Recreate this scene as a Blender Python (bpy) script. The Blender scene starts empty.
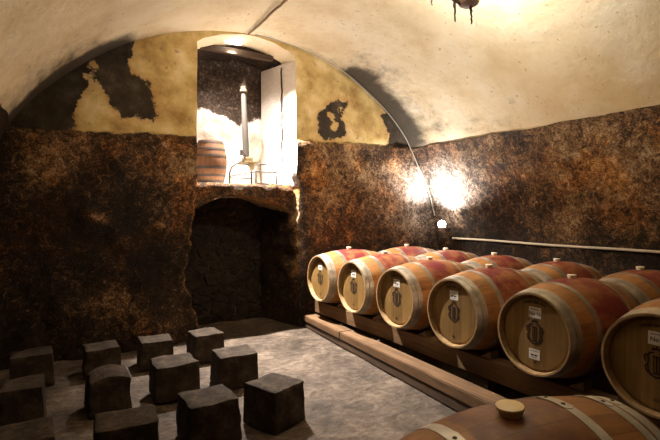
import bpy, bmesh, math, random
import numpy as np
from mathutils import Vector, Matrix, Euler
random.seed(7)
scn = bpy.context.scene
C = scn.collection
PI = math.pi

# ------------------------------------------------------------------ noise (numpy value noise)
def _h(ix, iy, iz, seed):
    n = (ix * 374761393 + iy * 668265263 + iz * 2147483647 * 3 + seed * 974634777) & 0xFFFFFFFF
    n = ((n ^ (n >> 13)) * 1274126177) & 0xFFFFFFFF
    n = ((n ^ (n >> 16)) * 2246822519) & 0xFFFFFFFF
    return ((n ^ (n >> 15)) & 0xFFFFFF) / float(0xFFFFFF)
def vnoise(p, seed=0):
    p = np.asarray(p, float); i = np.floor(p).astype(np.int64); f = p - i; f = f * f * (3 - 2 * f)
    r = 0
    for dx in (0, 1):
        for dy in (0, 1):
            for dz in (0, 1):
                w = (f[..., 0] if dx else 1 - f[..., 0]) * (f[..., 1] if dy else 1 - f[..., 1]) * (f[..., 2] if dz else 1 - f[..., 2])
                r = r + w * _h(i[..., 0] + dx, i[..., 1] + dy, i[..., 2] + dz, seed)
    return r
def fbm(p, sc, octv=4, seed=0):
    p = np.asarray(p, float); r = 0; a = .5; t = 0
    for k in range(octv):
        r = r + a * vnoise(p * sc, seed + k); t += a; a *= .5; sc *= 2.03
    return r / t          # 0..1, mean .5
def sstep(a, b, x):
    t = np.clip((x - a) / (b - a), 0, 1); return t * t * (3 - 2 * t)
def poly_sd(poly, x, y):
    poly = np.array(poly, float); n = len(poly); d = np.full(np.shape(x), 1e9); ins = np.zeros(np.shape(x), bool)
    for i in range(n):
        a = poly[i]; b = poly[(i + 1) % n]; e = b - a
        wx = x - a[0]; wy = y - a[1]
        t = np.clip((wx * e[0] + wy * e[1]) / (e @ e), 0, 1)
        d = np.minimum(d, np.hypot(wx - e[0] * t, wy - e[1] * t))
        c = ((a[1] > y) != (b[1] > y)) & (x < (b[0] - a[0]) * (y - a[1]) / (b[1] - a[1] + 1e-12) + a[0])
        ins ^= c
    return np.where(ins, d, -d)

# ------------------------------------------------------------------ node material helper
class Mt:
    def __init__(s, name):
        s.m = bpy.data.materials.new(name); s.m.use_nodes = True; s.t = s.m.node_tree
        s.b = s.t.nodes['Principled BSDF']; s.b.inputs['Specular IOR Level'].default_value = .3
        s._tc = None
    def n(s, typ, **kw):
        o = s.t.nodes.new(typ)
        for k, v in kw.items(): setattr(o, k, v)
        return o
    def put(s, inp, v):
        if hasattr(v, 'is_output') or isinstance(v, bpy.types.NodeSocket): s.t.links.new(v, inp)
        elif isinstance(v, (tuple, list)) and len(v) == 3 and inp.type == 'RGBA': inp.default_value = (*v, 1)
        else: inp.default_value = v
    def obj(s, scale=(1, 1, 1), loc=(0, 0, 0)):
        if s._tc is None: s._tc = s.n('ShaderNodeTexCoord').outputs['Object']
        if scale == (1, 1, 1) and loc == (0, 0, 0): return s._tc
        mp = s.n('ShaderNodeMapping'); s.put(mp.inputs['Vector'], s._tc); mp.inputs['Scale'].default_value = scale; mp.inputs['Location'].default_value = loc
        return mp.outputs[0]
    def noise(s, sc, det=5, rough=.55, vec=None, dist=0):
        o = s.n('ShaderNodeTexNoise'); s.put(o.inputs['Vector'], vec or s.obj()); o.inputs['Scale'].default_value = sc
        o.inputs['Detail'].default_value = det; o.inputs['Roughness'].default_value = rough; o.inputs['Distortion'].default_value = dist
        return o.outputs[0]
    def voro(s, sc, feature='F1', vec=None, out='Distance'):
        o = s.n('ShaderNodeTexVoronoi', feature=feature); s.put(o.inputs['Vector'], vec or s.obj()); o.inputs['Scale'].default_value = sc
        return o.outputs[out]
    def math(s, op, a, b=0.0, c=0.0, clamp=False):
        o = s.n('ShaderNodeMath', operation=op, use_clamp=clamp)
        s.put(o.inputs[0], a); s.put(o.inputs[1], b); s.put(o.inputs[2], c); return o.outputs[0]
    def rng(s, v, a, b, c=0.0, d=1.0, smooth=True):
        o = s.n('ShaderNodeMapRange', interpolation_type='SMOOTHSTEP' if smooth else 'LINEAR')
        for k, x in zip(('Value', 'From Min', 'From Max', 'To Min', 'To Max'), (v, a, b, c, d)): s.put(o.inputs[k], x)
        return o.outputs[0]
    def ramp(s, v, stops):
        o = s.n('ShaderNodeValToRGB'); s.put(o.inputs[0], v); e = o.color_ramp.elements
        while len(e) < len(stops): e.new(.5)
        for k, (p, c) in zip(e, stops): k.position = p; k.color = (*c, 1)
        return o.outputs[0]
    def mix(s, f, a, b, blend='MIX'):
        o = s.n('ShaderNodeMix', data_type='RGBA', blend_type=blend); s.put(o.inputs[0], f); s.put(o.inputs[6], a); s.put(o.inputs[7], b); return o.outputs[2]
    def attr(s, name): return s.n('ShaderNodeAttribute', attribute_name=name).outputs['Fac']
    def sep(s, v):
        o = s.n('ShaderNodeSeparateXYZ'); s.put(o.inputs[0], v); return o.outputs
    def bump(s, h, strength=.5, dist=.02, prev=None):
        o = s.n('ShaderNodeBump'); s.put(o.inputs['Height'], h); o.inputs['Strength'].default_value = strength; o.inputs['Distance'].default_value = dist
        if prev is not None: s.put(o.inputs['Normal'], prev)
        return o.outputs[0]
    def done(s, col=None, rough=.8, metal=0.0, normal=None):
        if col is not None: s.put(s.b.inputs['Base Color'], col)
        s.put(s.b.inputs['Roughness'], rough); s.put(s.b.inputs['Metallic'], metal)
        if normal is not None: s.put(s.b.inputs['Normal'], normal)
        return s.m

def stone_ramp(k, fac, warm=1.0):
    return k.ramp(fac, [(.0, (.006, .0045, .003)), (.36, (.022, .013, .008)), (.52, (.085, .045, .021)), (.66, (.26, .135, .052)), (.8, (.44, .29, .15)), (1, (.70, .58, .44))])
def rough_stone_color(k):
    big = k.noise(2.6, 6, .6); mid = k.noise(13, 8, .70, dist=.9); fine = k.noise(60, 5, .75)
    f = k.math('MULTIPLY_ADD', big, .6, k.math('MULTIPLY_ADD', mid, 1.15, k.math('MULTIPLY_ADD', fine, 1.0, -.945)))
    return k.math('ADD', f, k.attr('tone')), mid, fine

def palen(k, col):
    bw = k.n('ShaderNodeRGBToBW'); k.put(bw.inputs[0], col)
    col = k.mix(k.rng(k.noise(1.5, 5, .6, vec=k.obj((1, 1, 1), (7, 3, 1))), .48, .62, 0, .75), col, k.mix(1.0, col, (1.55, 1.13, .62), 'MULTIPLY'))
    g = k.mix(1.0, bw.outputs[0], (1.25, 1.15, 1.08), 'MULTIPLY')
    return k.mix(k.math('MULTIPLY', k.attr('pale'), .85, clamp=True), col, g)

def m_backwall():
    k = Mt('back wall plaster over stone')
    f, mid, fine = rough_stone_color(k)
    dado = palen(k, stone_ramp(k, f))
    n = k.noise(7, 8, .65)
    e = k.math('ADD', k.attr('bare'), k.math('MULTIPLY_ADD', n, .26, -.13))
    bare = k.rng(e, -.012, .012)
    rim = k.math('MULTIPLY', k.rng(e, -.09, -.01), k.rng(e, .02, -.005))
    yel = k.ramp(k.noise(3.2, 7, .62), [(.3, (.34, .20, .06)), (.5, (.62, .45, .18)), (.68, (.80, .65, .37))])
    spots = k.rng(k.noise(11, 5, .6), .62, .7)
    yel = k.mix(k.math('MULTIPLY', spots, .55), yel, (.16, .10, .05))
    yel = k.mix(k.math('MULTIPLY', rim, .5), yel, (.50, .27, .10))
    dk = k.ramp(k.noise(6, 7, .65), [(.3, (.018, .012, .007)), (.55, (.055, .040, .025)), (.8, (.13, .095, .057))])
    up = k.mix(bare, yel, dk)
    z = k.math('ADD', k.attr('updado'), k.math('MULTIPLY_ADD', k.noise(9, 6, .6), .10, -.05))
    col = k.mix(k.rng(z, -.012, .012), dado, up)
    b1 = k.bump(k.math('MULTIPLY', k.math('ADD', mid, k.math('MULTIPLY', fine, .35)), k.math('SUBTRACT', 1.05, k.rng(z, -.01, .02))), .9, .045)
    b2 = k.bump(k.math('ADD', k.math('MULTIPLY', bare, -.6), k.math('MULTIPLY', n, .5)), .5, .012, b1)
    return k.done(col, .92, 0, b2)
def m_dado():
    k = Mt('rough dark stone wall')
    f, mid, fine = rough_stone_color(k)
    col = palen(k, stone_ramp(k, f))
    return k.done(col, .9, 0, k.bump(k.math('ADD', mid, k.math('MULTIPLY', fine, .5)), 1, .04))
def m_vault():
    k = Mt('limewashed vault plaster')
    a = k.noise(1.6, 7, .6); b = k.noise(9, 8, .7); br = k.noise(5, 6, .65, vec=k.obj((1, .35, 1)), dist=.4)
    base = k.ramp(a, [(.3, (.60, .47, .28)), (.5, (.72, .61, .42)), (.7, (.79, .71, .55))])
    base = k.mix(k.rng(b, .55, .8, 0, .40), base, (.42, .27, .12))
    base = k.mix(k.math('MULTIPLY', k.attr('ochre'), k.rng(k.noise(2.4, 6, .6), .25, .65, .35, 1)), base, (.58, .39, .17))
    spk = k.rng(k.noise(22, 3, .5), .66, .72)
    base = k.mix(k.math('MULTIPLY', spk, .45), base, (.13, .09, .06))
    m = k.math('ADD', k.attr('mould'), k.math('MULTIPLY_ADD', br, 1.3, -.65))
    m = k.math('ADD', m, k.math('MULTIPLY_ADD', b, .7, -.35))
    mc = k.mix(b, (.018, .014, .010), (.060, .048, .036))
    col = k.mix(k.rng(m, .15, 1.15, 0, .95), base, mc)
    return k.done(col, .93, 0, k.bump(k.math('ADD', k.math('MULTIPLY', a, .8), k.math('MULTIPLY', b, .5)), .8, .035))
def m_whiteplaster():
    k = Mt('niche white plaster')
    b = k.noise(6, 8, .7); f = k.noise(26, 5, .7)
    m = k.rng(k.math('ADD', k.attr('tone'), k.math('ADD', k.math('MULTIPLY', b, .9), k.math('MULTIPLY', f, .4))), .74, .92)
    wh = k.mix(f, (.50, .40, .31), (.84, .79, .74))
    col = k.mix(m, wh, k.ramp(f, [(.3, (.010, .007, .005)), (.55, (.048, .030, .019)), (.72, (.20, .14, .095))]))
    return k.done(col, .9, 0, k.bump(k.math('ADD', b, k.math('MULTIPLY', f, .5)), .8, .03))
def m_masonry():
    k = Mt('dark rubble masonry')
    v = k.obj((1, 1, 1.5)); nv = k.noise(4, 3); 
    mv = k.n('ShaderNodeVectorMath', operation='MULTIPLY_ADD'); k.put(mv.inputs[0], k.n('ShaderNodeTexNoise').outputs['Color']); mv.inputs[1].default_value = (.25, .25, .25); k.put(mv.inputs[2], v)
    d = k.voro(4.2, 'DISTANCE_TO_EDGE', mv.outputs[0])
    st = k.ramp(k.noise(12, 6, .65), [(.3, (.010, .007, .005)), (.6, (.032, .019, .010)), (.8, (.09, .05, .022))])
    col = k.mix(k.math('MULTIPLY', k.rng(d, .045, .0), k.rng(k.noise(5, 3), .4, .7)), st, (.085, .058, .036))
    return k.done(col, .9, 0, k.bump(k.math('ADD', k.rng(d, 0, .12), k.math('MULTIPLY', k.noise(20, 4), .4)), .8, .04))
def m_floor():
    k = Mt('worn earthen cellar floor')
    a = k.noise(1.7, 8, .62, dist=.5); b = k.noise(14, 7, .7); st = k.noise(5, 6, .6, vec=k.obj((.8, 1.3, 1)), dist=1.6)
    f = k.math('MULTIPLY_ADD', a, .5, k.math('MULTIPLY_ADD', b, .35, k.math('MULTIPLY', st, .3)))
    col = k.ramp(f, [(.38, (.018, .012, .007)), (.5, (.052, .036, .024)), (.60, (.115, .084, .061)), (.74, (.24, .185, .142))])
    return k.done(col, k.rng(a, .3, .7, .55, .85), 0, k.bump(k.math('ADD', st, k.math('MULTIPLY', b, .9)), .9, .03))
def m_block():
    k = Mt('dark hewn stone')
    a = k.noise(7, 7, .65); b = k.noise(40, 4, .7)
    col = k.ramp(k.math('MULTIPLY_ADD', a, .7, k.math('MULTIPLY', b, .3)), [(.3, (.010, .0065, .004)), (.5, (.040, .026, .016)), (.7, (.125, .09, .06))])
    return k.done(col, .85, 0, k.bump(k.math('ADD', a, k.math('MULTIPLY', b, .4)), .7, .025))
def m_wood(name, c0, c1, c2, axis=0, rough=.7, sc=1.0):
    k = Mt(name); s3 = [26, 26, 26]; s3[axis] = 1.6
    g = k.noise(sc, 6, .6, vec=k.obj(tuple(s3)), dist=.6); w = k.noise(2.2, 5, .6)
    r = k.n('ShaderNodeObjectInfo').outputs['Random']
    f = k.math('MULTIPLY_ADD', g, .6, k.math('MULTIPLY_ADD', w, .45, k.math('MULTIPLY_ADD', r, .12, -.09)))
    return k.done(k.ramp(f, [(.28, c0), (.5, c1), (.75, c2)]), rough, 0, k.bump(g, .35, .006))
NST = 26
def m_staves(name, stain, sc):
    k = Mt(name); x, y, z = k.sep(k.obj())[:3]
    ang = k.math('ARCTAN2', y, z); t = k.math('MULTIPLY', ang, NST / (2 * PI)); fl = k.math('FLOOR', t); fr = k.math('SUBTRACT', t, fl)
    rnd = k.n('ShaderNodeObjectInfo').outputs['Random']
    wn = k.n('ShaderNodeTexWhiteNoise', noise_dimensions='2D'); cb = k.n('ShaderNodeCombineXYZ'); k.put(cb.inputs[0], fl); k.put(cb.inputs[1], k.math('MULTIPLY', rnd, 37.7)); k.put(wn.inputs['Vector'], cb.outputs[0])
    off = k.n('ShaderNodeVectorMath', operation='ADD'); k.put(off.inputs[0], k.obj()); cb2 = k.n('ShaderNodeCombineXYZ'); k.put(cb2.inputs[0], k.math('MULTIPLY', rnd, 50)); k.put(cb2.inputs[1], k.math('MULTIPLY', rnd, 31)); k.put(off.inputs[1], cb2.outputs[0])
    mp = k.n('ShaderNodeMapping'); k.put(mp.inputs[0], off.outputs[0]); mp.inputs['Scale'].default_value = (2.2, 28, 28)
    g = k.noise(1, 6, .6, vec=mp.outputs[0]); w = k.noise(5, 6, .65, vec=off.outputs[0])
    f = k.math('MULTIPLY_ADD', g, .45, k.math('MULTIPLY_ADD', w, .4, k.math('MULTIPLY', wn.outputs[0], .16)))
    wood = k.ramp(f, [(.28, (.165, .070, .021)), (.5, (.32, .145, .045)), (.72, (.43, .215, .076))])
    ax = k.math('ABSOLUTE', x)
    edge = k.math('MULTIPLY_ADD', w, .06, -.03)
    side = k.math('MULTIPLY_ADD', k.noise(7, 4, .6, vec=off.outputs[0]), .6, z)
    m = k.math('MULTIPLY', k.rng(k.math('ADD', ax, edge), .205, .185), k.rng(side, -.05, .25))
    big = k.math('MULTIPLY_ADD', wn.outputs[0], .16, k.math('MULTIPLY_ADD', k.noise(7, 5, .6, vec=off.outputs[0]), 1.1, -.13)); m = k.math('MULTIPLY', m, k.rng(k.math('ADD', big, k.math('MULTIPLY', g, .35)), .5, .78, sc * .22, sc))
    col = k.mix(m, wood, k.mix(g, tuple(c * .6 for c in stain), stain))
    gap = k.math('LESS_THAN', k.math('MINIMUM', fr, k.math('SUBTRACT', 1, fr)), .022)
    col = k.mix(k.math('MULTIPLY', gap, .42), col, (.05, .022, .01))
    return k.done(col, .52, 0, k.bump(k.math('SUBTRACT', g, k.math('MULTIPLY', gap, 1.5)), .3, .004))
def m_head():
    k = Mt('oak barrel head'); x, y, z = k.sep(k.obj())[:3]
    t = k.math('MULTIPLY', y, 1 / .085); fl = k.math('FLOOR', t); fr = k.math('SUBTRACT', t, fl)
    rnd = k.n('ShaderNodeObjectInfo').outputs['Random']
    wn = k.n('ShaderNodeTexWhiteNoise', noise_dimensions='2D'); cb = k.n('ShaderNodeCombineXYZ'); k.put(cb.inputs[0], fl); k.put(cb.inputs[1], k.math('MULTIPLY', rnd, 17.3)); k.put(wn.inputs['Vector'], cb.outputs[0])
    g = k.noise(1, 6, .6, vec=k.obj((20, 34, 2))); w = k.noise(4, 5, .6)
    f = k.math('MULTIPLY_ADD', g, .4, k.math('MULTIPLY_ADD', w, .45, k.math('MULTIPLY', wn.outputs[0], .18)))
    col = k.ramp(f, [(.28, (.115, .060, .016)), (.52, (.215, .120, .034)), (.75, (.31, .185, .060))])
    gap = k.math('LESS_THAN', fr, .03)
    col = k.mix(k.math('MULTIPLY', gap, .45), col, (.08, .04, .015))
    return k.done(col, .6, 0, k.bump(g, .2, .003))
def m_metal(name, c0, c1, rough=.5, metal=.7):
    k = Mt(name); n = k.noise(9, 6, .65)
    return k.done(k.mix(k.rng(n, .35, .7), c0, c1), k.rng(n, .3, .7, rough - .1, rough + .12), metal, k.bump(k.noise(60, 3), .12, .002))
def m_plain(name, c, rough=.6, metal=0.0, var=.25, sc=14):
    k = Mt(name); n = k.noise(sc, 5, .6)
    return k.done(k.mix(n, tuple(x * (1 - var) for x in c), tuple(min(1, x * (1 + var)) for x in c)), rough, metal, k.bump(n, .2, .004))
def m_emit(name, c, s):
    k = Mt(name); k.b.inputs['Emission Color'].default_value = (*c, 1); k.b.inputs['Emission Strength'].default_value = s
    return k.done(c, .5)

M = dict(back=m_backwall(), dado=m_dado(), vault=m_vault(), white=m_whiteplaster(), masonry=m_masonry(), floor=m_floor(), block=m_block(),
    staves=m_staves('oak staves wine stained', (.20, .026, .029), 1.0), staves_near=m_staves('oak staves purple stained', (.17, .060, .038), .85),
    head=m_head(), chime=m_wood('oak stave ends', (.22, .13, .055), (.38, .24, .11), (.5, .35, .18)),
    hoop=m_metal('galvanised hoop', (.27, .245, .20), (.50, .45, .37)), hoop_near=m_metal('galvanised hoop lit tint', (.46, .43, .38), (.70, .66, .59)), rivet=m_plain('dark rivet iron', (.035, .028, .024), .5, .6),  # hoop_near is a lighter copy: light on the close hoops put into colour
    bung=m_plain('cream silicone bung', (.84, .66, .34), .35, 0, .08), bung_pale=m_plain('pale silicone bung', (.80, .70, .54), .4, 0, .08), paper=m_plain('white paper label', (.72, .68, .62), .8, 0, .08), ink=m_plain('black ink', (.03, .022, .018), .8),
    brand=m_plain('burnt brand mark', (.035, .018, .009), .8), kerb=m_wood('pale sawn timber', (.07, .038, .018), (.17, .096, .047), (.28, .172, .092), 1),
    kerb_low=m_wood('dark damp timber', (.045, .028, .018), (.10, .062, .038), (.16, .10, .06), 1), rail=m_wood('dark oak rail', (.065, .034, .016), (.15, .084, .038), (.24, .145, .07), 1),
    wedge=m_wood('brown wedge wood', (.08, .045, .022), (.16, .095, .048), (.24, .15, .08)), cask=m_wood('brown cask staves', (.06, .024, .009), (.12, .052, .02), (.19, .09, .038), 2),
    iron=m_plain('dark iron', (.05, .04, .035), .55, .5), post=m_plain('weathered steel post', (.042, .034, .027), .9, 0), brass=m_plain('tarnished brass', (.15, .11, .055), .6, .2),
    board=m_wood('dark lintel board', (.03, .02, .012), (.065, .04, .024), (.11, .07, .04)), grey=m_plain('grey conduit', (.36, .32, .26), .6), brown=m_plain('rust brown cable', (.24, .15, .08), .7),
    pipe=m_plain('cream painted pipe', (.62, .52, .38), .5), web=m_plain('sooty cobweb', (.09, .06, .05), .9), rose=m_plain('dusty lamp housing', (.42, .31, .27), .6),
    bulb=m_emit('lamp glass warm', (1, .9, .76), 40), bulb_c=m_emit('lamp glass white', (1, .95, .88), 60), bulb_n=m_emit('lamp diffuser', (1, .96, .88), 30))

# ------------------------------------------------------------------ object helpers
def link(name, me, parent=None, loc=(0, 0, 0), rot=(0, 0, 0), label=None):
    o = bpy.data.objects.new(name, me); C.objects.link(o); o.location = loc; o.rotation_euler = rot
    if parent is not None: o.parent = parent
    if label: o['label'] = label
    return o
def tag(o, label, cat, group=None):
    o['label'] = label; o['category'] = cat
    if group: o['group'] = group
    return o
def thing(name, label, cat, loc=(0, 0, 0), rot=(0, 0, 0), group=None):
    return tag(link(name, None, None, loc, rot), label, cat, group)
def struct(name, me, loc=(0, 0, 0)):
    o = link(name, me, None, loc); o['kind'] = 'structure'; return o
def mesh_from(bm, name, mats, smooth=True):
    me = bpy.data.meshes.new(name); bm.normal_update(); bm.to_mesh(me); bm.free()
    for m in (mats if isinstance(mats, (list, tuple)) else [mats]): me.materials.append(m)
    if smooth:
        me.polygons.foreach_set('use_smooth', [True] * len(me.polygons)); me.set_sharp_from_angle(angle=.6)
    return me
class Surf:      # collects grids of vertices with float attributes
    def __init__(s): s.v = []; s.f = []; s.mi = []; s.at = {}; s.n = 0
    def grid(s, P, flip=False, mi=0, **at):
        a, b = P.shape[:2]; s.v.append(P.reshape(-1, 3))
        i = np.arange(a * b).reshape(a, b) + s.n
        q = np.stack([i[:-1, :-1], i[1:, :-1], i[1:, 1:], i[:-1, 1:]], -1).reshape(-1, 4)
        if flip: q = q[:, ::-1]
        s.f.append(q); s.mi += [mi] * len(q)
        for k, x in at.items(): s.at.setdefault(k, {})[s.n] = np.broadcast_to(x, (a, b)).ravel()
        s.n += a * b
    def build(s, name, mats, smooth=True):
        me = bpy.data.meshes.new(name); V = np.concatenate(s.v); F = np.concatenate(s.f)
        me.from_pydata(V.tolist(), [], F.tolist())
        for m in mats: me.materials.append(m)
        me.polygons.foreach_set('material_index', s.mi)
        if smooth: me.polygons.foreach_set('use_smooth', [True] * len(F))
        for k, d in s.at.items():
            arr = np.zeros(len(V), np.float32)
            for st, x in d.items(): arr[st:st + len(x)] = x
            me.attributes.new(k, 'FLOAT', 'POINT').data.foreach_set('value', arr)
        me.update(); return me
def box_bm(bm, sx, sy, sz, c=(0, 0, 0), rot=None, bevel=0.0, mi=0):
    r = bmesh.ops.create_cube(bm, size=1)['verts']
    mat = Matrix.Translation(c) @ (rot.to_matrix().to_4x4() if rot else Matrix()) @ Matrix.Diagonal((sx, sy, sz, 1))
    bmesh.ops.transform(bm, matrix=mat, verts=r)
    fs = list({f for v in r for f in v.link_faces})
    for f in fs: f.material_index = mi
    if bevel:
        es = list({e for v in r for e in v.link_edges})
        bmesh.ops.bevel(bm, geom=es, offset=bevel, segments=2, affect='EDGES', profile=.6)
def tube_bm(bm, pts, rad, seg=8, mi=0, caps=True):
    pts = [Vector(p) for p in pts]; n = len(pts); rs = rad if isinstance(rad, (list, tuple)) else [rad] * n
    rings = []; up = None
    for i, p in enumerate(pts):
        t = (pts[min(i + 1, n - 1)] - pts[max(i - 1, 0)]).normalized()
        if up is None: up = t.orthogonal().normalized()
        up = (up - t * up.dot(t)).normalized(); w = t.cross(up)
        rings.append([bm.verts.new(p + (up * math.cos(2 * PI * k / seg) + w * math.sin(2 * PI * k / seg)) * rs[i]) for k in range(seg)])
    for a, b in zip(rings, rings[1:]):
        for k in range(seg):
            f = bm.faces.new((a[k], a[(k + 1) % seg], b[(k + 1) % seg], b[k])); f.material_index = mi
    if caps:
        for r in (rings[0][::-1], rings[-1]):
            f = bm.faces.new(r); f.material_index = mi
def lathe_bm(bm, prof, seg=48, axis='z', mi=0, c=(0, 0, 0), close=False):
    rings = []
    for (h, r) in prof:
        ring = []
        for k in range(seg):
            a = 2 * PI * k / seg; ca, sa = math.cos(a) * r, math.sin(a) * r
            p = (ca, sa, h) if axis == 'z' else (h, -sa, ca)
            ring.append(bm.verts.new((p[0] + c[0], p[1] + c[1], p[2] + c[2])))
        rings.append(ring)
    prs = list(zip(rings, rings[1:])) + ([(rings[-1], rings[0])] if close else [])
    for a, b in prs:
        for k in range(seg):
            f = bm.faces.new((a[k], a[(k + 1) % seg], b[(k + 1) % seg], b[k])); f.material_index = mi
    if not close:
        for ring, fl in ((rings[0], True), (rings[-1], False)):
            f = bm.faces.new(ring[::-1] if fl else ring); f.material_index = mi
    bmesh.ops.recalc_face_normals(bm, faces=bm.faces)
def text_mesh(body, size, mat):
    cu = bpy.data.curves.new('lettering', 'FONT'); cu.body = body; cu.size = size; cu.align_x = 'CENTER'; cu.align_y = 'CENTER'; cu.extrude = .0004; cu.offset = .0006
    o = bpy.data.objects.new('lettering', cu); C.objects.link(o); dg = bpy.context.evaluated_depsgraph_get()
    me = bpy.data.meshes.new_from_object(o.evaluated_get(dg)); bpy.data.objects.remove(o); bpy.data.curves.remove(cu)
    me.materials.clear(); me.materials.append(mat); return me

# ------------------------------------------------------------------ room shell
CU, CZ, RV, VB = 2.27, .65, 3.25, 5.75
VF = -3.6
def vault_u(z, side):        # horizontal position of the vault at height z
    if z < CZ: return CU + side * RV
    return CU + side * math.sqrt(RV ** 2 - (z - CZ) ** 2)
zL = [0, .21, .40, .63, .84, 1.08, 1.30, 1.70, 1.92, 2.72, 3.67, 4.2]; uLk = [1.5, 1.5, 1.45, 1.38, 1.34, 1.36, 1.41, 1.46, 1.47, 1.49, 1.5, 1.5]
zR = [0, .41, .70, .95, 1.2, 1.5, 1.96, 2.44, 3.66, 4.2]; uRk = [2.86, 2.86, 2.89, 2.92, 2.90, 2.87, 2.86, 2.85, 2.84, 2.84]
def edge_u(z, side):
    z = np.asarray(z, float); low = 1 - sstep(1.9, 2.5, z)
    j = (fbm(np.stack([z * 0 + side * 9, z * 0, z], -1), 7, 4, 5) - .5) * (.012 + .11 * low)
    return np.interp(z, zL, uLk) + j if side < 0 else np.interp(z, zR, uRk) + j
ARU = [1.49, 1.59, 1.80, 2.06, 2.26, 2.52, 2.76, 2.84]; ARZ = [3.67, 3.74, 3.82, 3.875, 3.885, 3.845, 3.76, 3.66]
def dado_z(u): return np.interp(u, [-1.2, .13, .73, 1.47, 2.91, 3.74, 4.92, 5.6], [2.44, 2.46, 2.49, 2.52, 2.57, 2.59, 2.62, 2.63])
def front_v(u, z):
    P = np.stack([u, u * 0, z], -1)
    k = 1 - sstep(-.03, .01, z - dado_z(u) + (fbm(P, 6, 3, 3) - .5) * .08)
    d = .006 + .03 * (fbm(P, 1.2, 3, 31) - .5) + k * (.025 + .11 * (fbm(P, 3.2, 5, 11) - .45))
    foot = (1 - sstep(.1, .75, z)) * (1 - sstep(1.1, 1.5, u))
    d = d + foot * (.05 + .38 * np.clip(fbm(P, 4.5, 3, 21) - .47, 0, 1)) + .10 * (1 - sstep(0., .5, z)) * sstep(2.9, 3.0, u)
    return VB - d
def back_attrs(u, z):
    P = np.stack([u, u * 0, z], -1)
    bare = np.full(u.shape, -1.0)
    polys = [[(.82, 3.56), (.68, 3.28), (.78, 3.18), (.95, 3.07), (1.0, 2.88), (1.02, 2.7), (.87, 2.66), (.74, 2.69), (.65, 2.64), (.56, 2.79), (.45, 2.98), (.39, 3.03), (.29, 2.92), (.19, 2.78), (.13, 2.40), (-.6, 2.35), (-.6, 2.6), (-.14, 2.9), (.2, 3.3), (.55, 3.55)],
             [(3.24, 3.05), (3.51, 3.25), (3.69, 3.16), (3.59, 2.96), (3.69, 2.74), (3.52, 2.63), (3.24, 2.61), (3.18, 2.81)],
             [(4.29, 3.04), (4.45, 3.25), (4.75, 3.0), (5.2, 2.55), (4.4, 2.5), (4.47, 2.8)]]
    for q in polys: bare = np.maximum(bare, poly_sd(q, u, z))
    for (a, b, r) in ((.34, 3.2, .05), (.30, 3.08, .05), (3.40, 2.97, .05), (3.47, 2.82, .06), (3.56, 3.08, .05)):     # islands of plaster left on
        bare = np.minimum(bare, np.hypot(u - a, z - b) - r)
    tone = (fbm(P, .9, 3, 41) - .5) * .5 - .10
    def blob(a, b, ra, rb, amt): return amt * np.exp(-((u - a) / ra) ** 2 - ((z - b) / rb) ** 2)
    tone = tone + blob(.36, 1.55, .09, .06, .42) + blob(.45, 1.50, .06, .05, .35) + blob(1.05, 1.44, .07, .06, .28) + blob(1.25, 2.0, .3, .5, .24) + blob(-.12, 2.1, .3, .28, .16) + blob(.85, 2.3, .5, .18, .10)
    tone = tone + blob(.35, 1.5, .7, .5, -.12) + blob(.4, .45, .9, .35, .07) + blob(-.2, 1.0, .4, .5, .04) + blob(-.1, .9, .9, .5, -.03) + blob(.5, .55, .5, .25, .06)
    tone = tone + .035 + sstep(2.85, 3.1, u) * (.215 + blob(3.3, 2.2, .7, .35, .05) + blob(5.0, 1.95, .7, .5, .20) - .14 * (1 - sstep(.9, 1.5, z)))  # includes a lighter blob by the corner lamp, its light put into tone
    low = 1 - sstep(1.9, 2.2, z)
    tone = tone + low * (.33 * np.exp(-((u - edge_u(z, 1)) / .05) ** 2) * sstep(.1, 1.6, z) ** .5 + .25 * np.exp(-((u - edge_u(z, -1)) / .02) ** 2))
    pale = blob(5.15, 1.9, .75, .65, 1.0) + low * np.exp(-((u - edge_u(z, 1)) / .07) ** 2)  # corner lamp's wash painted as whitened stone, plus the pale doorway edge
    return dict(bare=bare, tone=tone, updado=z - dado_z(u), pale=pale)
S = Surf()
zz = np.arange(0, 4.16, .036); zz[0] = -.05
def strip(u0, u1, n, flip=False):
    t = np.linspace(0, 1, n); U = u0[:, None] * (1 - t) + u1[:, None] * t; Z = np.repeat(zz[:, None], n, 1)
    return U, Z
eL, eR = edge_u(zz, -1), edge_u(zz, 1)
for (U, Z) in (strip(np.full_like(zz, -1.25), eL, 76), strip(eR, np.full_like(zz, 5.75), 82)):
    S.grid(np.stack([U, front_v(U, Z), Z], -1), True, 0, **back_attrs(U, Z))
tu = np.linspace(0, 1, 46); a0, a1 = float(edge_u(3.67, -1)), float(edge_u(3.66, 1))
ut = a0 + (a1 - a0) * tu; zt = np.interp(ut, ARU, ARZ)
tt = np.linspace(0, 1, 14)[:, None]; U = np.repeat(ut[None], 14, 0); Z = zt[None] * (1 - tt) + 4.15 * tt
S.grid(np.stack([U, front_v(U, Z), Z], -1), True, 0, **back_attrs(U, Z))
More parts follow.
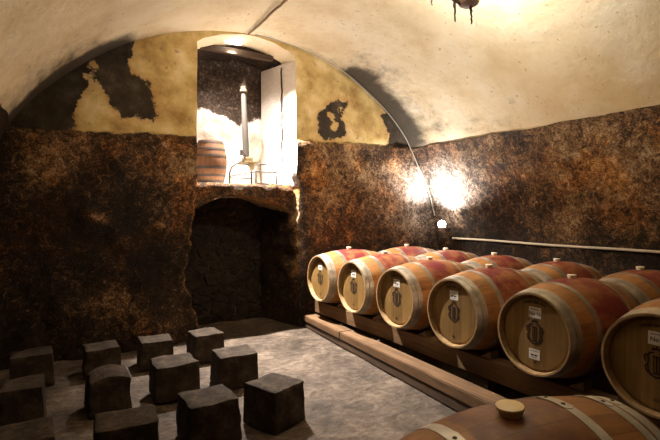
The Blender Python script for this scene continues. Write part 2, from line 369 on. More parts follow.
# reveals of the recess
VN = 6.5; ND = 22; td = np.linspace(0, 1, ND)
def reveal(side):
    zr = zz[zz < 3.70]; u0 = edge_u(zr, side); v0 = front_v(u0, zr); ub = np.full_like(zr, 2.64 if side > 0 else 1.42)
    U = u0[:, None] * (1 - td) + ub[:, None] * td; V = v0[:, None] * (1 - td) + VN * td; Z = np.repeat(zr[:, None], ND, 1)
    P = np.stack([U, V, Z], -1); k = np.sin(td * PI)[None] ** .5
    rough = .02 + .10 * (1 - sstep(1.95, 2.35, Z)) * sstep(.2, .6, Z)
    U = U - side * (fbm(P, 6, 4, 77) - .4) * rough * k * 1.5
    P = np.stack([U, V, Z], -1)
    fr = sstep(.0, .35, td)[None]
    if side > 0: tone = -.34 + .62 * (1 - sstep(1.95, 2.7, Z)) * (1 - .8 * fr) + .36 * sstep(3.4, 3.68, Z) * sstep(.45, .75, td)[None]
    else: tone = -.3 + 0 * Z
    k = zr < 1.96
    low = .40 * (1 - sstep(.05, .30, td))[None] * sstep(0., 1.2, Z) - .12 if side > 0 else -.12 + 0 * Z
    n = k.sum()
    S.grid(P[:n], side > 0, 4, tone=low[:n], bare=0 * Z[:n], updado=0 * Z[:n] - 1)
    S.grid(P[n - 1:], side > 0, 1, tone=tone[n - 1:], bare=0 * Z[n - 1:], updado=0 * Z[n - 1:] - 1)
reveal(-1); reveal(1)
P = np.stack([np.repeat(ut[None], ND, 0), front_v(ut, zt)[None] * (1 - td[:, None]) + VN * td[:, None], np.repeat(zt[None], ND, 0) - .10 * td[:, None]], -1)
for a_, b_, mi_ in ((0, 10, 2), (9, ND, 4)):
    Q = P[a_:b_]; S.grid(Q, False, mi_, bare=np.full(Q.shape[:2], -1.), tone=0 * Q[..., 0] - .12, updado=0 * Q[..., 0] + 1)
ub = np.linspace(1.2, 2.95, 50); zb = np.arange(-.05, 4.0, .036); U, Z = np.meshgrid(ub, zb)
for lo, hi, mi in ((-1, 1.8, 3), (1.75, 5, 1)):
    m = (zb > lo) & (zb < hi); u_, z_ = U[m], Z[m]; P = np.stack([u_, 0 * u_, z_], -1)
    V = VN + .12 - .20 * fbm(P, 3.5, 4, 55)
    tone = -.36 + .75 * sstep(2.85, 3.12, z_ + .18 * (u_ - 2) + (fbm(P, 3, 3, 9) - .5) * .4) + .10 * np.exp(-((u_ - 2.45) / .2) ** 2)  # dark upper part: shadow of the lintel board painted into the tone
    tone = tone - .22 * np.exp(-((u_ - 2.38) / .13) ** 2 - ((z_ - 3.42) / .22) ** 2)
    S.grid(np.stack([u_, V, z_], -1), True, mi, tone=tone, bare=0 * u_, updado=0 * u_ - 1)
struct('wall_back', S.build('wall_back', [M['back'], M['white'], M['vault'], M['masonry'], M['dado']]))

def side_wall(side, name, ztop, v0, v1, toneoff):
    S = Surf(); zs = np.arange(-.05, ztop + .001, .034); zs = np.append(zs, ztop); vs = np.arange(v0, v1, .036)
    V, Z = np.meshgrid(vs, zs); U = np.array([vault_u(z, side) for z in zs])[:, None] + 0 * V
    P = np.stack([U, V, Z], -1)
    wob = (fbm(np.stack([U * 0, V, V * 0], -1), 2.5, 4, 61) - .5) * .035; Z = Z + wob * sstep(ztop - .25, ztop, Z)
    U = np.array([[vault_u(float(z), side) for z in r] for r in Z])
    d = .035 + .10 * (fbm(P, 3.0, 5, 17 + side) - .42)
    d = .006 + (d - .006) * (1 - sstep(ztop - .30, ztop - .02, Z))
    N = np.stack([(CU - U) / RV, 0 * U, np.where(Z > CZ, (CZ - Z) / RV, 0)], -1)
    Pd = np.stack([U, V, Z], -1) + N * d[..., None]
    tone = (fbm(P, .8, 3, 43) - .5) * .5 + toneoff
    if side > 0: tone = tone - .16 * (1 - sstep(1.0, 1.5, Z)) + .20 * np.exp(-((V - 5.2) / .7) ** 2 - ((Z - 2.1) / .5) ** 2) + .13 * np.exp(-((V - 2.6) / .9) ** 2 - ((Z - 2.0) / .5) ** 2) - .12 * np.exp(-((V - 4.4) / .6) ** 2 - ((Z - 1.5) / .4) ** 2)  # lighter towards the corner: the lamp's glow is painted into the tone
    S.grid(Pd, side < 0, 0, tone=tone, pale=np.exp(-((V - 5.3) / .75) ** 2 - ((Z - 2.0) / .6) ** 2) * (side > 0))  # pale: stone whitened to carry the corner lamp's light in its colour
    rim = np.stack([Pd[-1], Pd[-1] - N[-1] * .25], 0)      # top edge turned back into the vault
    S.grid(rim, side < 0, 0, tone=np.full(rim.shape[:2], -.1))
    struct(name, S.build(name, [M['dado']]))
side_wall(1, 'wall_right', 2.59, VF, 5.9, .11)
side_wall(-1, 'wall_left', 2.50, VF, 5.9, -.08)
# vault
S = Surf(); aL = math.acos((vault_u(2.40, -1) - CU) / RV); aR = math.acos((vault_u(2.45, 1) - CU) / RV)
an = np.linspace(aR, aL, 130); vs = np.arange(VF, 5.95, .05); A, V = np.meshgrid(an, vs, indexing='ij')
P0 = np.stack([CU + RV * np.cos(A), V, CZ + RV * np.sin(A)], -1)
d = .03 * (fbm(P0, 1.1, 4, 71) - .5); P = P0 + np.stack([-np.cos(A) * d, 0 * A, -np.sin(A) * d], -1)
U, Z = P0[..., 0], P0[..., 2]; deg = np.degrees(A)
db = VB - V
mld = np.full(A.shape, -.55)
mld = np.maximum(mld, 2.1 * sstep(.8, .0, db) * sstep(110, 124, deg) - .25)
mld = np.maximum(mld, .95 * sstep(2.2, .2, db) * sstep(112, 132, deg) - .25)
mld = np.maximum(mld, 1.7 * sstep(.95, .10, db) * sstep(73, 62, deg) * sstep(30, 40, deg) - .25)
mld = np.maximum(mld, .9 * np.exp(-((V - 4.9) / .35) ** 2 - ((deg - 42) / 5) ** 2) - .25)
mld = np.maximum(mld, .95 * np.exp(-((V - 3.62) / .07) ** 2 - ((deg - 43.5) / 1.6) ** 2) - .2)
mld = np.maximum(mld, .62 * sstep(52, 38, deg) * sstep(2.6, 4.4, V) - .25)
mld = np.maximum(mld, .85 * sstep(1.7, .3, db) * sstep(78, 64, deg) - .25)
och = .75 * sstep(62, 40, deg) * sstep(5.0, 2.6, V) + .35 * sstep(120, 140, deg)
S.grid(P, False, 0, mould=mld, ochre=och)
struct('ceiling', S.build('ceiling', [M['vault']]))
# floor
S = Surf(); us = np.arange(-1.3, 5.75, .045); vs = np.arange(VF, 6.75, .045); U, V = np.meshgrid(us, vs)
P = np.stack([U, V, 0 * U], -1); P[..., 2] = .022 * (fbm(P, 2.2, 5, 91) - .5) - .006
S.grid(P, True, 0); struct('floor', S.build('floor', [M['floor']]))
# wall behind the camera
S = Surf(); U, Z = np.meshgrid(np.arange(-1.3, 5.8, .2), np.arange(-.05, 4.2, .2)); P = np.stack([U, 0 * U + VF + .1 * fbm(np.stack([U, Z, Z], -1), 2, 3, 3), Z], -1)
S.grid(P, False, 0, tone=0 * U - .05); struct('wall_front', S.build('wall_front', [M['dado']]))
# stone slab that divides the niche from the doorway under it
S = Surf(); uu = np.linspace(1.40, 2.80, 44); lowz = np.interp(uu, [1.40, 1.5, 1.7, 1.91, 2.2, 2.45, 2.68, 2.80], [1.58, 1.64, 1.74, 1.80, 1.80, 1.74, 1.64, 1.55]); top = 1.955 + .03 * (fbm(np.stack([uu, uu * 0, uu * 0], -1), 7, 3, 4) - .5)
tt = np.linspace(0, 1, 12)[:, None]; Zf = lowz[None] * (1 - tt) + top[None] * tt; Uf = np.repeat(uu[None], 12, 0)
Pn = np.stack([Uf, 0 * Uf, Zf], -1); Vf = VB + .03 - .05 * fbm(Pn, 7, 4, 8) + .05 * sstep(.75, 1, tt) ** 2
S.grid(np.stack([Uf, Vf, Zf], -1), True, 0, tone=0 * Uf + .05)
td2 = np.linspace(0, 1, 16)[:, None]
for zrow, fl, v0, tn in ((top, True, Vf[-1], -.36), (lowz, False, Vf[0], .3)):
    U2 = np.repeat(uu[None], 16, 0); V2 = v0[None] * (1 - td2) + 6.55 * td2; Z2 = np.repeat(zrow[None], 16, 0)
    S.grid(np.stack([U2, V2, Z2], -1), fl, 1 if tn < 0 else 0, tone=0 * U2 + tn)
struct('trim_1', S.build('niche_ledge', [M['dado'], M['white']]))

# ------------------------------------------------------------------ barrels
BL, BB, BH, BE = .96, .363, .293, 1.768
def prof(s): return BB - (BB - BH) * abs(2 * s / BL) ** BE
HX = -BL / 2 + .048        # plane of the visible head
def make_staves():
    bm = bmesh.new(); n = 40
    pr = [(s, prof(s)) for s in np.linspace(-BL / 2, BL / 2, n + 1)]
    inner = [(BL / 2, BH - .013), (BL / 2 - .055, BH - .022), (-BL / 2 + .055, BH - .022), (-BL / 2, BH - .013)]
    lathe_bm(bm, pr + inner, 104, 'x', close=True)
    for f in bm.faces:
        if abs(f.calc_center_median().x) > BL / 2 - .06 and math.hypot(f.calc_center_median().y, f.calc_center_median().z) < BH - .004: f.material_index = 1
    return mesh_from(bm, 'staves', [M['staves'], M['chime']])
def make_head(x):
    bm = bmesh.new(); lathe_bm(bm, [(x - .011, .001), (x - .011, BH - .040), (x, BH - .020), (x + .011, BH - .040), (x + .011, .001)], 64, 'x')
    return mesh_from(bm, 'head', M['head'], False)
def make_hoop(s0, s1, ov, rivets=True):
    bm = bmesh.new(); n = 4; t = .0022; ss = np.linspace(s0, s1, n + 1)
    lathe_bm(bm, [(s, prof(s) + t) for s in ss] + [(s, prof(s) - .001) for s in ss[::-1]], 104, 'x', close=True)
    # lapped end with rivets
    w = s1 - s0; mid = (s0 + s1) / 2; L = .15; na = 14; grid = []
    for i in range(na + 1):
        a = ov + (i / na - .5) * L / prof(mid); hw = w / 2
        d = min(i, na - i) / na * L
        if d < w / 2: hw = math.sqrt(max(0, (w / 2) ** 2 - (w / 2 - d) ** 2)) + .002
        row = []
        for s in (mid - hw, mid - hw * .5, mid + hw * .5, mid + hw):
            r = prof(s) + t + .0024; row.append(bm.verts.new((s, -math.sin(a) * r, math.cos(a) * r)))
        grid.append(row)
    for a, b in zip(grid, grid[1:]):
        for j in range(3): bm.faces.new((a[j], a[j + 1], b[j + 1], b[j]))
    bd = [e for e in bm.edges if e.is_boundary]
    ex = bmesh.ops.extrude_edge_only(bm, edges=bd)['geom']
    for v in [g for g in ex if isinstance(g, bmesh.types.BMVert)]:
        k = math.hypot(v.co.y, v.co.z); q = (k - .004) / k; v.co.y *= q; v.co.z *= q
    bmesh.ops.recalc_face_normals(bm, faces=bm.faces)
    me = mesh_from(bm, 'hoop', M['hoop']); rv = []
    for da in (-.26, .26):
        bm = bmesh.new(); a = ov + da * L / prof(mid); r = prof(mid) + t + .0022
        nrm = Vector((0, -math.sin(a), math.cos(a))); q = bmesh.ops.create_uvsphere(bm, u_segments=10, v_segments=6, radius=.0085)['verts']
        bmesh.ops.transform(bm, matrix=Matrix.Translation(Vector((mid, 0, 0)) + nrm * r) @ nrm.to_track_quat('Z', 'Y').to_matrix().to_4x4() @ Matrix.Diagonal((1, 1, .4, 1)), verts=q)
        rv.append(mesh_from(bm, 'rivet', M['rivet']))
    return me, rv
HOOPS = [(-.478, -.434, .9), (-.428, -.382, 1.5), (-.247, -.204, .35), (.204, .247, .30), (.382, .428, .26), (.434, .478, .22)]
def make_bung(rt, rb, h, base):
    bm = bmesh.new(); lathe_bm(bm, [(base - .012, rb * .95), (base, rb), (base + h * .8, rt), (base + h * .95, rt * .97), (base + h, rt * .86), (base + h + .0005, .002)], 28)
    return mesh_from(bm, 'bung', M['bung'] if rt > .04 else M['bung_pale'])
def hp(x, y, e=.013): return Vector((HX - e, -x, y))
def ribbon(bm, pts, w, e=.0125, th=.0012):
    pts = [Vector((p[0], p[1], 0)) for p in pts]; n = len(pts); rows = []
    ws = w if isinstance(w, (list, tuple)) else [w] * n
    for i, p in enumerate(pts):
        t = (pts[min(i + 1, n - 1)] - pts[max(i - 1, 0)]).normalized(); q = Vector((-t.y, t.x, 0)) * ws[i] / 2
        rows.append([bm.verts.new(hp(*(p + q).xy, e)), bm.verts.new(hp(*(p + q).xy, e + th)), bm.verts.new(hp(*(p - q).xy, e + th)), bm.verts.new(hp(*(p - q).xy, e))])
    for a, b in zip(rows, rows[1:]):
        for j in range(4): bm.faces.new((a[j], a[(j + 1) % 4], b[(j + 1) % 4], b[j]))
    bm.faces.new(rows[0][::-1]); bm.faces.new(rows[-1])
def make_emblem():
    bm = bmesh.new()
    for s in (-1, 1):
        ribbon(bm, [(s * .012, .066), (s * .036, .062), (s * .046, .044), (s * .042, .018), (s * .046, -.01), (s * .043, -.040), (s * .030, -.064), (0, -.078)], [.008, .012, .015, .012, .010, .011, .013, .012])
        ribbon(bm, [(s * .050, .052), (s * .064, .040), (s * .062, .018), (s * .055, .006)], [.008, .013, .010, .005])
        ribbon(bm, [(s * .052, -.006), (s * .060, -.024), (s * .054, -.044), (s * .044, -.058)], [.006, .010, .009, .006])
        ribbon(bm, [(s * .014, .045), (s * .016, 0), (s * .013, -.052)], .006)
    ribbon(bm, [(0, .046), (0, -.056)], .009)
    ribbon(bm, [(-.022, .044), (.022, .044)], .009); ribbon(bm, [(-.020, -.054), (.020, -.054)], .008)
    ribbon(bm, [(-.024, .076), (-.020, .084), (0, .090), (.020, .084), (.024, .076)], .014); ribbon(bm, [(0, .088), (0, .106)], [.014, .005])
    for s in (-1, 1): ribbon(bm, [(s * .013, .086), (s * .020, .100)], [.009, .004])
    bmesh.ops.recalc_face_normals(bm, faces=bm.faces)
    return mesh_from(bm, 'emblem', M['brand'], False)
def make_maker_mark():
    bm = bmesh.new(); rs = random.Random(3)
    for i in range(15):          # worn arc of small branded letters above the label
        a = (i - 7) * .050; x, y = .235 * math.sin(a), .235 * math.cos(a) - .012; h = .013
        if i in (5, 10): continue
        c, s = math.cos(a), math.sin(a)
        T = lambda px, py: (x + px * c + py * s, y - px * s + py * c)
        ribbon(bm, [T(-.0028, -h / 2), T(-.0028, h / 2)], .0034)
        if rs.random() < .7: ribbon(bm, [T(.003, -h / 2), T(.003, h / 2)], .0026)
        if rs.random() < .8: ribbon(bm, [T(-.003, rs.choice([-h / 2, 0, h / 2])), T(.004, rs.choice([-h / 2, 0, h / 2]) + .001)], .0028)
    bmesh.ops.recalc_face_normals(bm, faces=bm.faces); first = mesh_from(bm, 'maker_mark', M['brand'], False); bm = bmesh.new()
    for i in range(3): ribbon(bm, [(-.012 + i * .011, -.21), (-.010 + i * .011, -.197)], .004)
    ribbon(bm, [(-.014, -.212), (.012, -.212)], .0025)
    bmesh.ops.recalc_face_normals(bm, faces=bm.faces)
    return first, mesh_from(bm, 'maker_mark', M['brand'], False)
def make_label(cx, cy, w, h, body):
    bm = bmesh.new(); box_bm(bm, .0014, w, h, hp(cx, cy, .0125)); 
    def line(x0, x1, y, t, e=.0135): ribbon(bm, [(cx + x0, cy + y), (cx + x1, cy + y)], t, e, .0004)
    n0 = len(bm.faces)
    line(-w * .36, w * .36, h * .30, .004)
    if not body:
        for k, (a, b) in enumerate(((-.3, -.05), (.02, .28))): line(w * a, w * b, -h * .1, h * .16)
        line(-w * .3, w * .22, -h * .33, .003)
    bm.faces.ensure_lookup_table()
    for f in bm.faces[n0:]: f.material_index = 1
    me = mesh_from(bm, 'paper_label', [M['paper'], M['ink']], False)
    tm = None
    if body:
        tm = text_mesh(body, h * .46, M['ink']); tm.transform(Matrix.Translation(hp(cx, cy - h * .10, .0137)) @ Euler((PI / 2, 0, -PI / 2)).to_matrix().to_4x4())
    return me, tm
ME = dict(staves=make_staves(), head=make_head(HX), far=make_head(-HX), hoops=[make_hoop(*h) for h in HOOPS], bung=make_bung(.034, .026, .03, BB - .001),
    emblem=make_emblem(), mark=make_maker_mark(), labels={}, low=make_label(0, -.150, .088, .074, ''))
def label_mesh(t):
    if t not in ME['labels']: ME['labels'][t] = make_label(.002, .150, .098, .078, t)
    return ME['labels'][t]
def barrel(label, loc, rot=(0, 0, 0), group=None, text=None, low=False, front=True):
    t = thing('wine_barrel', label, 'barrel', loc, rot, group)
    link('staves', ME['staves'], t); hd = link('barrel_head', ME['head'], t); link('barrel_head', ME['far'], t)
    for h, r in ME['hoops']: link('hoop', h, t)
    link('bung', ME['bung'], t, label='cream bung')
    if front:
        link('branded_logo', ME['emblem'], hd, label='dark branded crest'); [link('lettering', q, hd) for q in ME['mark']]
        lm, tm = label_mesh(text); link('paper_label', lm, hd, label='white paper label')
        if tm: link('lettering', tm, hd)
        if low: link('paper_label', ME['low'][0], hd, label='small white label below the crest')
    return t
AXZ = .72
G1, G2 = 'wine barrels in the front row on the rails', 'wine barrels in the row along the wall'
front = [("front row oak wine barrel nearest the doorway, palest of them, lit head", None, False),
         ("second front row wine barrel from the doorway, half its head in shadow", None, False),
         ("third front row wine barrel from the doorway, mottled red stain over orange staves", None, False),
         ("fourth front row wine barrel from the doorway, one white label above dark crest", None, False),
         ("fifth front row wine barrel from the doorway, two white labels above and below crest", 'No 16', True),
         ("sixth front row wine barrel from the doorway, large dark head cut by picture edge", 'No 7', False)]
rr = random.Random(11)
for i, (lb, tx, lw) in enumerate(front):
    barrel(lb, (2.905 + BL / 2, 5.236 - .785 * i, AXZ), (0, 0, rr.uniform(-.008, .008)), G1, tx, lw)
for i, lb in enumerate(["wine barrel in the wall row, at its corner end below the white lamp",
        "second barrel of the wall row from the corner lamp, dark red stained middle",
        "third barrel of the wall row from the corner lamp, below the start of the pipe",
        "fourth barrel of the wall row from the corner lamp, pale hoops at both sides",
        "fifth barrel of the wall row from the corner lamp, behind the sixth front barrel"]):
    barrel(lb, (3.91 + BL / 2, 5.236 - .785 * i, AXZ), (0, 0, rr.uniform(-.008, .008)), G2, front=False)
# the big barrel nearest the camera, bung up, in front of the kerb
nb = thing('wine_barrel', 'big close wine barrel seen from above with fat cream bung and riveted hoops', 'barrel', (1.33, .993, .567), Euler((.0, -.07, -.19)))
sm = ME['staves'].copy(); sm.materials[0] = M['staves_near']; link('staves', sm, nb); link('barrel_head', ME['head'], nb); link('barrel_head', ME['far'], nb)
for h in [(-.478, -.434, .9), (-.428, -.382, .8), (-.272, -.229, .16), (.178, .221, -.10), (.366, .408, -.12), (.420, .466, -.16)]:
    a, r = make_hoop(*h); a.materials[0] = M['hoop_near']; ho = link('hoop', a, nb, label='pale galvanised hoop')
    for q in r: link('rivet', q, ho, label='dark rivet')
link('bung', make_bung(.047, .035, .033, BB - .002), nb, (-.022, 0, 0), label='fat cream bung')

# ------------------------------------------------------------------ timber: kerb, rails, blocks, wedges
def beam(name, label, cat, x0, x1, y0, y1, z0, z1, mat, group=None, bev=.008, seed=0):
    bm = bmesh.new(); box_bm(bm, x1 - x0, y1 - y0, z1 - z0, (0, 0, (z1 - z0) / 2), None, bev)
    o = link(name, mesh_from(bm, name, mat, False), None, ((x0 + x1) / 2, (y0 + y1) / 2, z0)); return tag(o, label, cat, group)
GK = 'timbers of the floor kerb'
def kerb(label, y0, y1, w0, w1, low, mat):
    def ux(y): return 2.905 - .066 * (5.6 - y)
    def zt(y): return .165 + .011 * (5.6 - y)
    bm = bmesh.new(); box_bm(bm, 1, 1, 1, (.5, .5, .5), None, 0)
    for v in bm.verts:
        y = y0 + (y1 - y0) * v.co.y; f = .004 if low else zt(y) * .5 + .001; g = zt(y) * .5 if low else zt(y)
        v.co = Vector((ux(y) + w0 + (w1 - w0) * v.co.x, y, f + (g - f) * v.co.z))
    bmesh.ops.bevel(bm, geom=bm.edges[:], offset=.008, segments=2, affect='EDGES')
    tag(link('kerb_timber', mesh_from(bm, 'kerb_timber', mat, False)), label, 'timber', GK)
kerb('pale upper kerb timber starting at the doorway, short length', 4.60, 5.66, 0, .19, False, M['kerb'])
kerb('pale upper kerb timber running on under the barrels, long length', -.6, 4.594, 0.003, .192, False, M['kerb'])
kerb('dark lower kerb timber lying on the floor below the pale ones', -.6, 5.64, .012, .185, True, M['kerb_low'])
GR = 'rails carrying the barrels'
for x, lb in ((3.13, 'dark oak rail under the heads of the front row barrels'), (3.64, 'dark oak rail under the far ends of the front row barrels'),
              (4.14, 'dark oak rail under the near ends of the wall row barrels'), (4.64, 'dark oak rail under the wall ends of the wall row barrels')):
    beam('barrel_rail', lb, 'rail', x - .07, x + .07, -.6, 5.60, .20, .365, M['rail'], GR)
    ys = (5.35, 4.05, 2.75, 1.45, .15)
    for j, y in enumerate(ys):
        if x > 3.3 and j not in (0, 2, 4): continue
        w = ('first', 'second', 'third', 'fourth', 'fifth')[j]
        rowname = {3.13: 'front rail', 3.64: 'second rail', 4.14: 'third rail', 4.64: 'rail by the wall'}[x]
        beam('support_block', f'dark timber block under the {rowname}, {w} from the back wall', 'block', x - (.035 if x < 3.3 else .065), x + .065, y - .11, y + .11, .004, .199, M['kerb_low'], 'blocks under the rails')
def wedge(x, y, s, lb):
    # chock on the rail: sloping face towards the barrel
    bm = bmesh.new(); w = .05; pts = [(0, 0), (.11, 0), (.11, .012), (0, .085)]
    pts = [(-.001, .001), (.10, .001), (.10, .010), (.0, .062)]
    A = [bm.verts.new((-w, s * (.17 + .11 - p[0]) - s * 0, p[1])) for p in pts]; B = [bm.verts.new((w, s * (.17 + .11 - p[0]), p[1])) for p in pts]
    bm.faces.new(A); bm.faces.new(B)
    for k in range(4): bm.faces.new((A[k], A[(k + 1) % 4], B[(k + 1) % 4], B[k]))
    bmesh.ops.recalc_face_normals(bm, faces=bm.faces)
    tag(link('wedge', mesh_from(bm, 'wedge', M['wedge'], False), None, (x, y, .365)), lb, 'wedge', 'wedges holding the front row barrels')
nm = ('first', 'second', 'third', 'fourth', 'fifth', 'sixth')
for i in range(6):
    for s in (1, -1):
        wedge(3.13, 5.236 - .785 * i, s, f'small wood wedge on the front rail, {"doorway" if s > 0 else "camera"} side of the {nm[i]} barrel')
for x, lb in ((1.02, 'dark rail on the floor under the close barrel, left one'), (1.60, 'dark rail on the floor under the close barrel, right one')):
    beam('barrel_rail', lb, 'rail', x - .06, x + .06, .3, 1.9, .004, .165 if x < 1.2 else .20, M['rail'], 'rails of the close barrel')

# ------------------------------------------------------------------ stone blocks on the floor
def stone(x, y, sx, sy, sz, rz, label, seed, dome=0.0, lean=0.0):
    bm = bmesh.new(); box_bm(bm, sx, sy, sz, (0, 0, sz / 2), None, .014)
    bmesh.ops.subdivide_edges(bm, edges=[e for e in bm.edges if e.calc_length() > .1], cuts=9, use_grid_fill=True)
    P = np.array([v.co[:] for v in bm.verts]); n = np.stack([fbm(P + seed * 3.1, 7, 4, seed * 7 + k) for k in range(3)], -1) - .5
    for v, d in zip(bm.verts, n):
        k = min(1, v.co.z / .06); tpr = 1 - .07 * v.co.z / sz
        if dome: v.co.z += dome * max(0, v.co.z / sz - .6) / .4 * (1 - (2 * v.co.x / sx) ** 2 * .8 - (2 * v.co.y / sy) ** 2 * .5)
        v.co.x = v.co.x * tpr + lean * v.co.z; v.co.y *= tpr
        v.co += Vector(d) * .034; v.co.z = max(v.co.z, -.004) if v.co.z < .05 else v.co.z
    tag(link('stone_block', mesh_from(bm, 'stone_block', M['block']), None, (x, y, .002), (0, 0, rz)), label, 'stone block', 'stone blocks standing on the cellar floor')
stone(1.37, 4.98, 0.33, 0.34, 0.29, 0.05, 'stone block of the far row nearest the doorway', 1)
stone(0.86, 5.02, 0.33, 0.34, 0.28, -0.05, 'stone block of the far row, second from the doorway', 2)
stone(0.36, 5.06, 0.32, 0.34, 0.27, 0.03, 'dim stone block of the far row, third from the doorway', 3)
stone(-0.22, 5.06, 0.35, 0.3, 0.29, 0.04, 'black sided stone block of the far row, furthest from the doorway', 4)
stone(1.4, 4.12, 0.37, 0.34, 0.3, -0.03, 'stone block of the middle row nearest the timber kerb, bright band on top', 5)
stone(0.86, 4.13, 0.37, 0.34, 0.3, 0.02, 'stone block of the middle row, second from the timber kerb', 6)
stone(0.34, 4.12, 0.31, 0.32, 0.28, 0.06, 'stone block of the middle row with rounded domed top', 7, .05)
stone(-0.24, 4.2, 0.29, 0.32, 0.29, -0.02, 'stone block of the middle row furthest from the timber kerb', 8)
stone(1.41, 3.22, 0.34, 0.35, 0.3, 0.4, 'front row stone block turned cornerwise, nearest the timber kerb', 9)
stone(0.9, 3.21, 0.36, 0.36, 0.3, 0.06, 'front row stone block beside the one turned cornerwise', 10)
stone(0.36, 3.16, 0.38, 0.32, 0.29, -0.06, 'low front row stone block, second from the left edge', 11)
stone(-0.18, 3.24, 0.32, 0.34, 0.3, 0.04, 'front row stone block at the bottom left corner', 12)

# ------------------------------------------------------------------ niche: cask, press, board, lamp
t = thing('wooden_cask', 'small brown upright cask with dark hoops standing in the wall niche', 'cask', (1.78, 6.17, 1.952))
bm = bmesh.new(); cr = lambda h: .212 - .052 * abs(2 * (h - .29) / .58) ** 1.8
hs = np.linspace(0, .58, 24); lathe_bm(bm, [(h, cr(h)) for h in hs] + [(.58, .146), (.56, .142), (.02, .142), (0, .146)], 56, close=True)
link('staves', mesh_from(bm, 'cask_staves', M['cask']), t)
for z in (.555, .02):
    bm = bmesh.new(); lathe_bm(bm, [(z - .012, .002), (z - .012, .141), (z + .004, .141), (z + .004, .002)], 40); link('cask_head', mesh_from(bm, 'cask_head', M['cask'], False), t)
for a, b in ((.022, .055), (.10, .13), (.20, .235), (.36, .385), (.45, .475), (.54, .565)):
    bm = bmesh.new(); ss = np.linspace(a, b, 4); lathe_bm(bm, [(s, cr(s) + .003) for s in ss] + [(s, cr(s) - .001) for s in ss[::-1]], 56, close=True); link('hoop', mesh_from(bm, 'cask_hoop', M['iron']), t)

t = thing('hand_press', 'old iron hand press with tall tapered post on tube frame in niche', 'press', (2.31, 6.10, 1.957))
bm = bmesh.new(); tube_bm(bm, [(-.035, .06, .40), (-.05, .06, .8), (-.068, .06, 1.30)], [.046, .042, .036], 18); link('post', mesh_from(bm, 'post', M['post']), t)
bm = bmesh.new(); lathe_bm(bm, [(1.29, .04), (1.295, .052), (1.32, .052), (1.325, .04), (1.36, .044), (1.365, .03), (1.37, .002)], 20, c=(-.068, .06, 0)); link('post_cap', mesh_from(bm, 'cap', M['brass']), t)
bm = bmesh.new(); box_bm(bm, .24, .16, .03, (-.01, .03, .315), None, .006); box_bm(bm, .13, .12, .06, (-.02, .05, .36), None, .01); tube_bm(bm, [(.02, -.02, .30), (.02, -.02, .22), (.0, -.02, .20)], [.05, .035, .012], 12); link('press_bed', mesh_from(bm, 'bed', M['brass']), t)
bm = bmesh.new(); tube_bm(bm, [(-.05, .02, .40), (-.10, -.02, .44), (-.15, -.05, .45)], .012, 8); tube_bm(bm, [(-.14, -.05, .40), (-.14, -.05, .47)], .024, 10); link('lever', mesh_from(bm, 'lever', M['iron']), t)
def arcleg(y, x0, x1, h):
    return [(x0, y, 0), (x0, y, h * .55), (x0 + .03, y, h * .82), (x0 + .10, y, h), (x1 - .06, y, h), (x1 - .015, y, h * .85), (x1, y, h * .6), (x1, y, 0)]
for p in (arcleg(.13, -.25, .07, .30), [(.0, -.22, 0), (.0, -.22, .17), (.30, -.22, .17), (.30, -.22, 0)], [(.0, -.22, .008), (.30, -.22, .008)]):
    bm = bmesh.new(); tube_bm(bm, p, .0135, 8); link('frame_leg', mesh_from(bm, 'frame_leg', M['iron']), t)
for p in ([(-.25, .13, .10), (.07, .13, .10)], [(-.25, .13, .12), (.0, -.22, .17)], [(.07, .13, .28), (.26, .02, .30), (.30, -.22, .17)], [(-.15, .10, .30), (.26, .02, .30)]):
    bm = bmesh.new(); tube_bm(bm, p, .009, 8); link('brace', mesh_from(bm, 'brace', M['iron']), t)

bm = bmesh.new(); box_bm(bm, 1.20, .07, .075, (0, 0, 0), None, .008)
tag(link('lintel_board', mesh_from(bm, 'lintel_board', M['board'], False), None, (2.04, 6.07, 3.745)), 'dark wooden board spanning the top of the niche under its arch', 'board')
t = thing('niche_lamp', 'glowing lamp fixed under the arch at the top of the niche', 'lamp', (2.03, 5.935, 3.835))
bm = bmesh.new(); box_bm(bm, .22, .08, .03, (0, .02, .022), None, .006); link('housing', mesh_from(bm, 'housing', M['rose'], False), t)
bm = bmesh.new(); box_bm(bm, .20, .06, .03, (0, .01, -.012), None, .012); link('diffuser', mesh_from(bm, 'diffuser', M['bulb_n']), t, label='glowing white diffuser')
bm = bmesh.new(); rs = random.Random(5); pts = [(2.755 + rs.uniform(-.008, .008), 6.02 + rs.uniform(-.006, .006), z) for z in np.linspace(2.0, 3.62, 26)]; tube_bm(bm, pts, .011, 8)
tag(link('cable', mesh_from(bm, 'cable', M['iron']), None), 'dark vertical cable down the white side of the niche', 'cable')

# ------------------------------------------------------------------ lamps, cables, pipe
bm = bmesh.new(); tube_bm(bm, [(5.415 + .006 * math.sin(v * 2), v, 1.165 + .004 * math.sin(3 * v)) for v in np.linspace(-.5, 5.33, 40)], .016, 10)
tag(link('wall_pipe', mesh_from(bm, 'wall_pipe', M['pipe']), None), 'thin cream pipe running level along the stone wall above the barrels', 'pipe')
def vpt(deg, v, off): a = math.radians(deg); return (CU + (RV - off) * math.cos(a), v, CZ + (RV - off) * math.sin(a))
bm = bmesh.new(); tube_bm(bm, [vpt(g, 5.665 - .01 * math.sin(g * .3) - (.06 * max(0, (46 - g) / 46)), .03 + .055 * max(0, min(1, (40 - g) / 8))) for g in np.linspace(91, 16, 70)], .0075, 8)
tag(link('conduit', mesh_from(bm, 'conduit', M['grey']), None), 'thin grey conduit bent along the arch down to the corner lamp', 'conduit')
bm = bmesh.new(); rs = random.Random(2); tube_bm(bm, [vpt(92.3 + rs.uniform(-.15, .15), v, .03 + .006 * rs.random()) for v in np.linspace(2.2, 5.68, 44)], .014, 8)
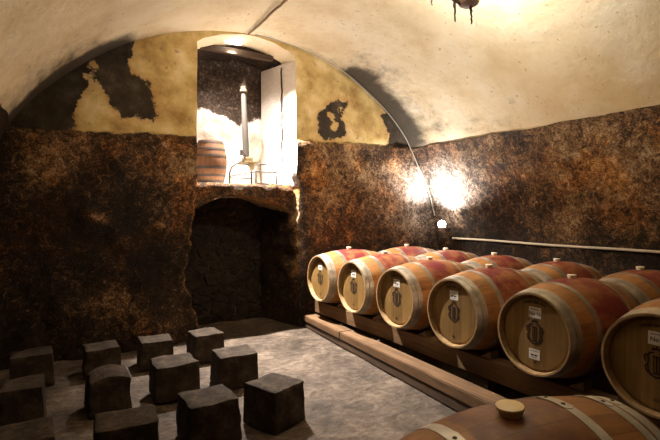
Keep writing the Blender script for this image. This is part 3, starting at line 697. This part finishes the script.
tag(link('cable', mesh_from(bm, 'ceiling_cable', M['brown']), None), 'brown cable along the crown of the vault ending above the niche', 'cable')
# corner lamp, an uplight on the wall
t = thing('corner_lamp', 'bright white lamp on the wall in the corner above the barrels', 'lamp', (5.13, 5.285, 1.335))
bm = bmesh.new(); lathe_bm(bm, [(-.05, .03), (-.045, .045), (.0, .062), (.012, .065), (.012, .05), (-.01, .045), (-.012, .002)], 28); link('housing', mesh_from(bm, 'housing', M['rose']), t)
bm = bmesh.new(); tube_bm(bm, [(.0, 0, -.03), (.12, .06, -.04), (.32, .16, -.02)], .014, 8); link('bracket', mesh_from(bm, 'bracket', M['iron']), t)
bm = bmesh.new(); bmesh.ops.create_uvsphere(bm, u_segments=20, v_segments=12, radius=.058); bmesh.ops.translate(bm, vec=(0, 0, .058), verts=bm.verts); link('bulb', mesh_from(bm, 'bulb', M['bulb_c']), t, label='white glowing bulb')
# ceiling lamp with sooty strands
t = thing('ceiling_lamp', 'round lamp bowl glowing upward under the vault with dark strands hanging from it', 'lamp', (2.975, 2.765, 3.335))
t.scale = (1.2, 1.2, 1.2)
bm = bmesh.new(); lathe_bm(bm, [(-.030, .002), (-.028, .03), (-.012, .058), (.012, .070), (.034, .072), (.034, .066), (.012, .062), (-.008, .05), (-.016, .002)], 28)
for v in bm.verts: v.co += Vector((.02 * math.sin(v.co.x * 40), .02 * math.sin(v.co.y * 33), 0)) * .25
link('lamp_bowl', mesh_from(bm, 'lamp_bowl', M['rose']), t)
bm = bmesh.new(); bmesh.ops.create_uvsphere(bm, u_segments=20, v_segments=12, radius=.036); bmesh.ops.translate(bm, vec=(0, 0, .022), verts=bm.verts); link('bulb', mesh_from(bm, 'bulb', M['bulb']), t, label='glowing bulb')
bm = bmesh.new(); tube_bm(bm, [(-.05, .02, -.01), (-.12, .09, .06), (-.19, .18, .15), (-.26, .28, .29), (-.27, .30, .43)], .013, 8); link('arm', mesh_from(bm, 'arm', M['web']), t)
rs = random.Random(9)
for x, y, z, L in ((.012, -.01, -.02, .125), (-.085, .05, .02, .15), (-.185, .175, .14, .13)):
    bm = bmesh.new(); n = 10; tube_bm(bm, [(x + rs.uniform(-.004, .004) + .01 * k / n, y, z - L * k / n) for k in range(n + 1)], [.011 * (1 - .6 * k / n) * rs.uniform(.8, 1.2) for k in range(n + 1)], 7); link('hanging_strand', mesh_from(bm, 'strand', M['web']), t, label='dark sooty strand')

# ------------------------------------------------------------------ light
def lamp(name, typ, loc, power, col=(1, .86, .66), size=.05, rot=None, **kw):
    l = bpy.data.lights.new(name, typ); l.energy = power; l.color = col
    if typ == 'AREA': l.size = size
    else: l.shadow_soft_size = size
    for k, v in kw.items(): setattr(l, k, v)
    o = bpy.data.objects.new(name, l); C.objects.link(o); o.location = loc
    if rot: o.rotation_euler = rot
    return o
def aim(o, target): o.rotation_euler = (Vector(target) - o.location).to_track_quat('-Z', 'Y').to_euler()
o = lamp('niche_light', 'SPOT', (2.00, 5.93, 3.79), 2800, (1, .92, .84), .03, spot_size=1.5, spot_blend=1.0); aim(o, (2.90, 5.0, .5))
o = lamp('niche_glow', 'SPOT', (2.03, 5.95, 3.785), 150, (1, .92, .86), .03, spot_size=1.9, spot_blend=.8); aim(o, (2.1, 6.1, 2.0))
o = lamp('corner_light', 'SPOT', (5.08, 5.24, 1.50), 230, (1, .97, .94), .04, spot_size=2.6, spot_blend=.75); aim(o, (4.98, 5.12, 3))
lamp('ceiling_light', 'POINT', (2.975, 2.765, 3.45), 98, (1, .92, .79), .03)
o = lamp('vault_fill', 'SPOT', (1.2, 3.35, 3.32), 46, (1, .90, .76), .05, spot_size=2.9, spot_blend=.4); aim(o, (1.2, 3.35, 5))  # added fill, unseen and without a fixture, brightens the left of the vault
w = bpy.data.worlds.new('cellar'); scn.world = w; w.use_nodes = True; w.node_tree.nodes['Background'].inputs[0].default_value = (.02, .016, .012, 1); w.node_tree.nodes['Background'].inputs[1].default_value = .1

# ------------------------------------------------------------------ camera
cam = bpy.data.cameras.new('camera'); cam.sensor_width = 36; cam.lens = 462 * 36 / 660; cam.clip_start = .02
co = bpy.data.objects.new('camera', cam); C.objects.link(co); co.location = (0, 0, 1.6); co.rotation_euler = (PI / 2 - .02, 0, -.533)
scn.camera = co
scn.view_settings.view_transform = 'Standard'; scn.view_settings.look = 'None'; scn.view_settings.gamma = 1; scn.view_settings.exposure = .1; scn.view_settings.use_curve_mapping = False
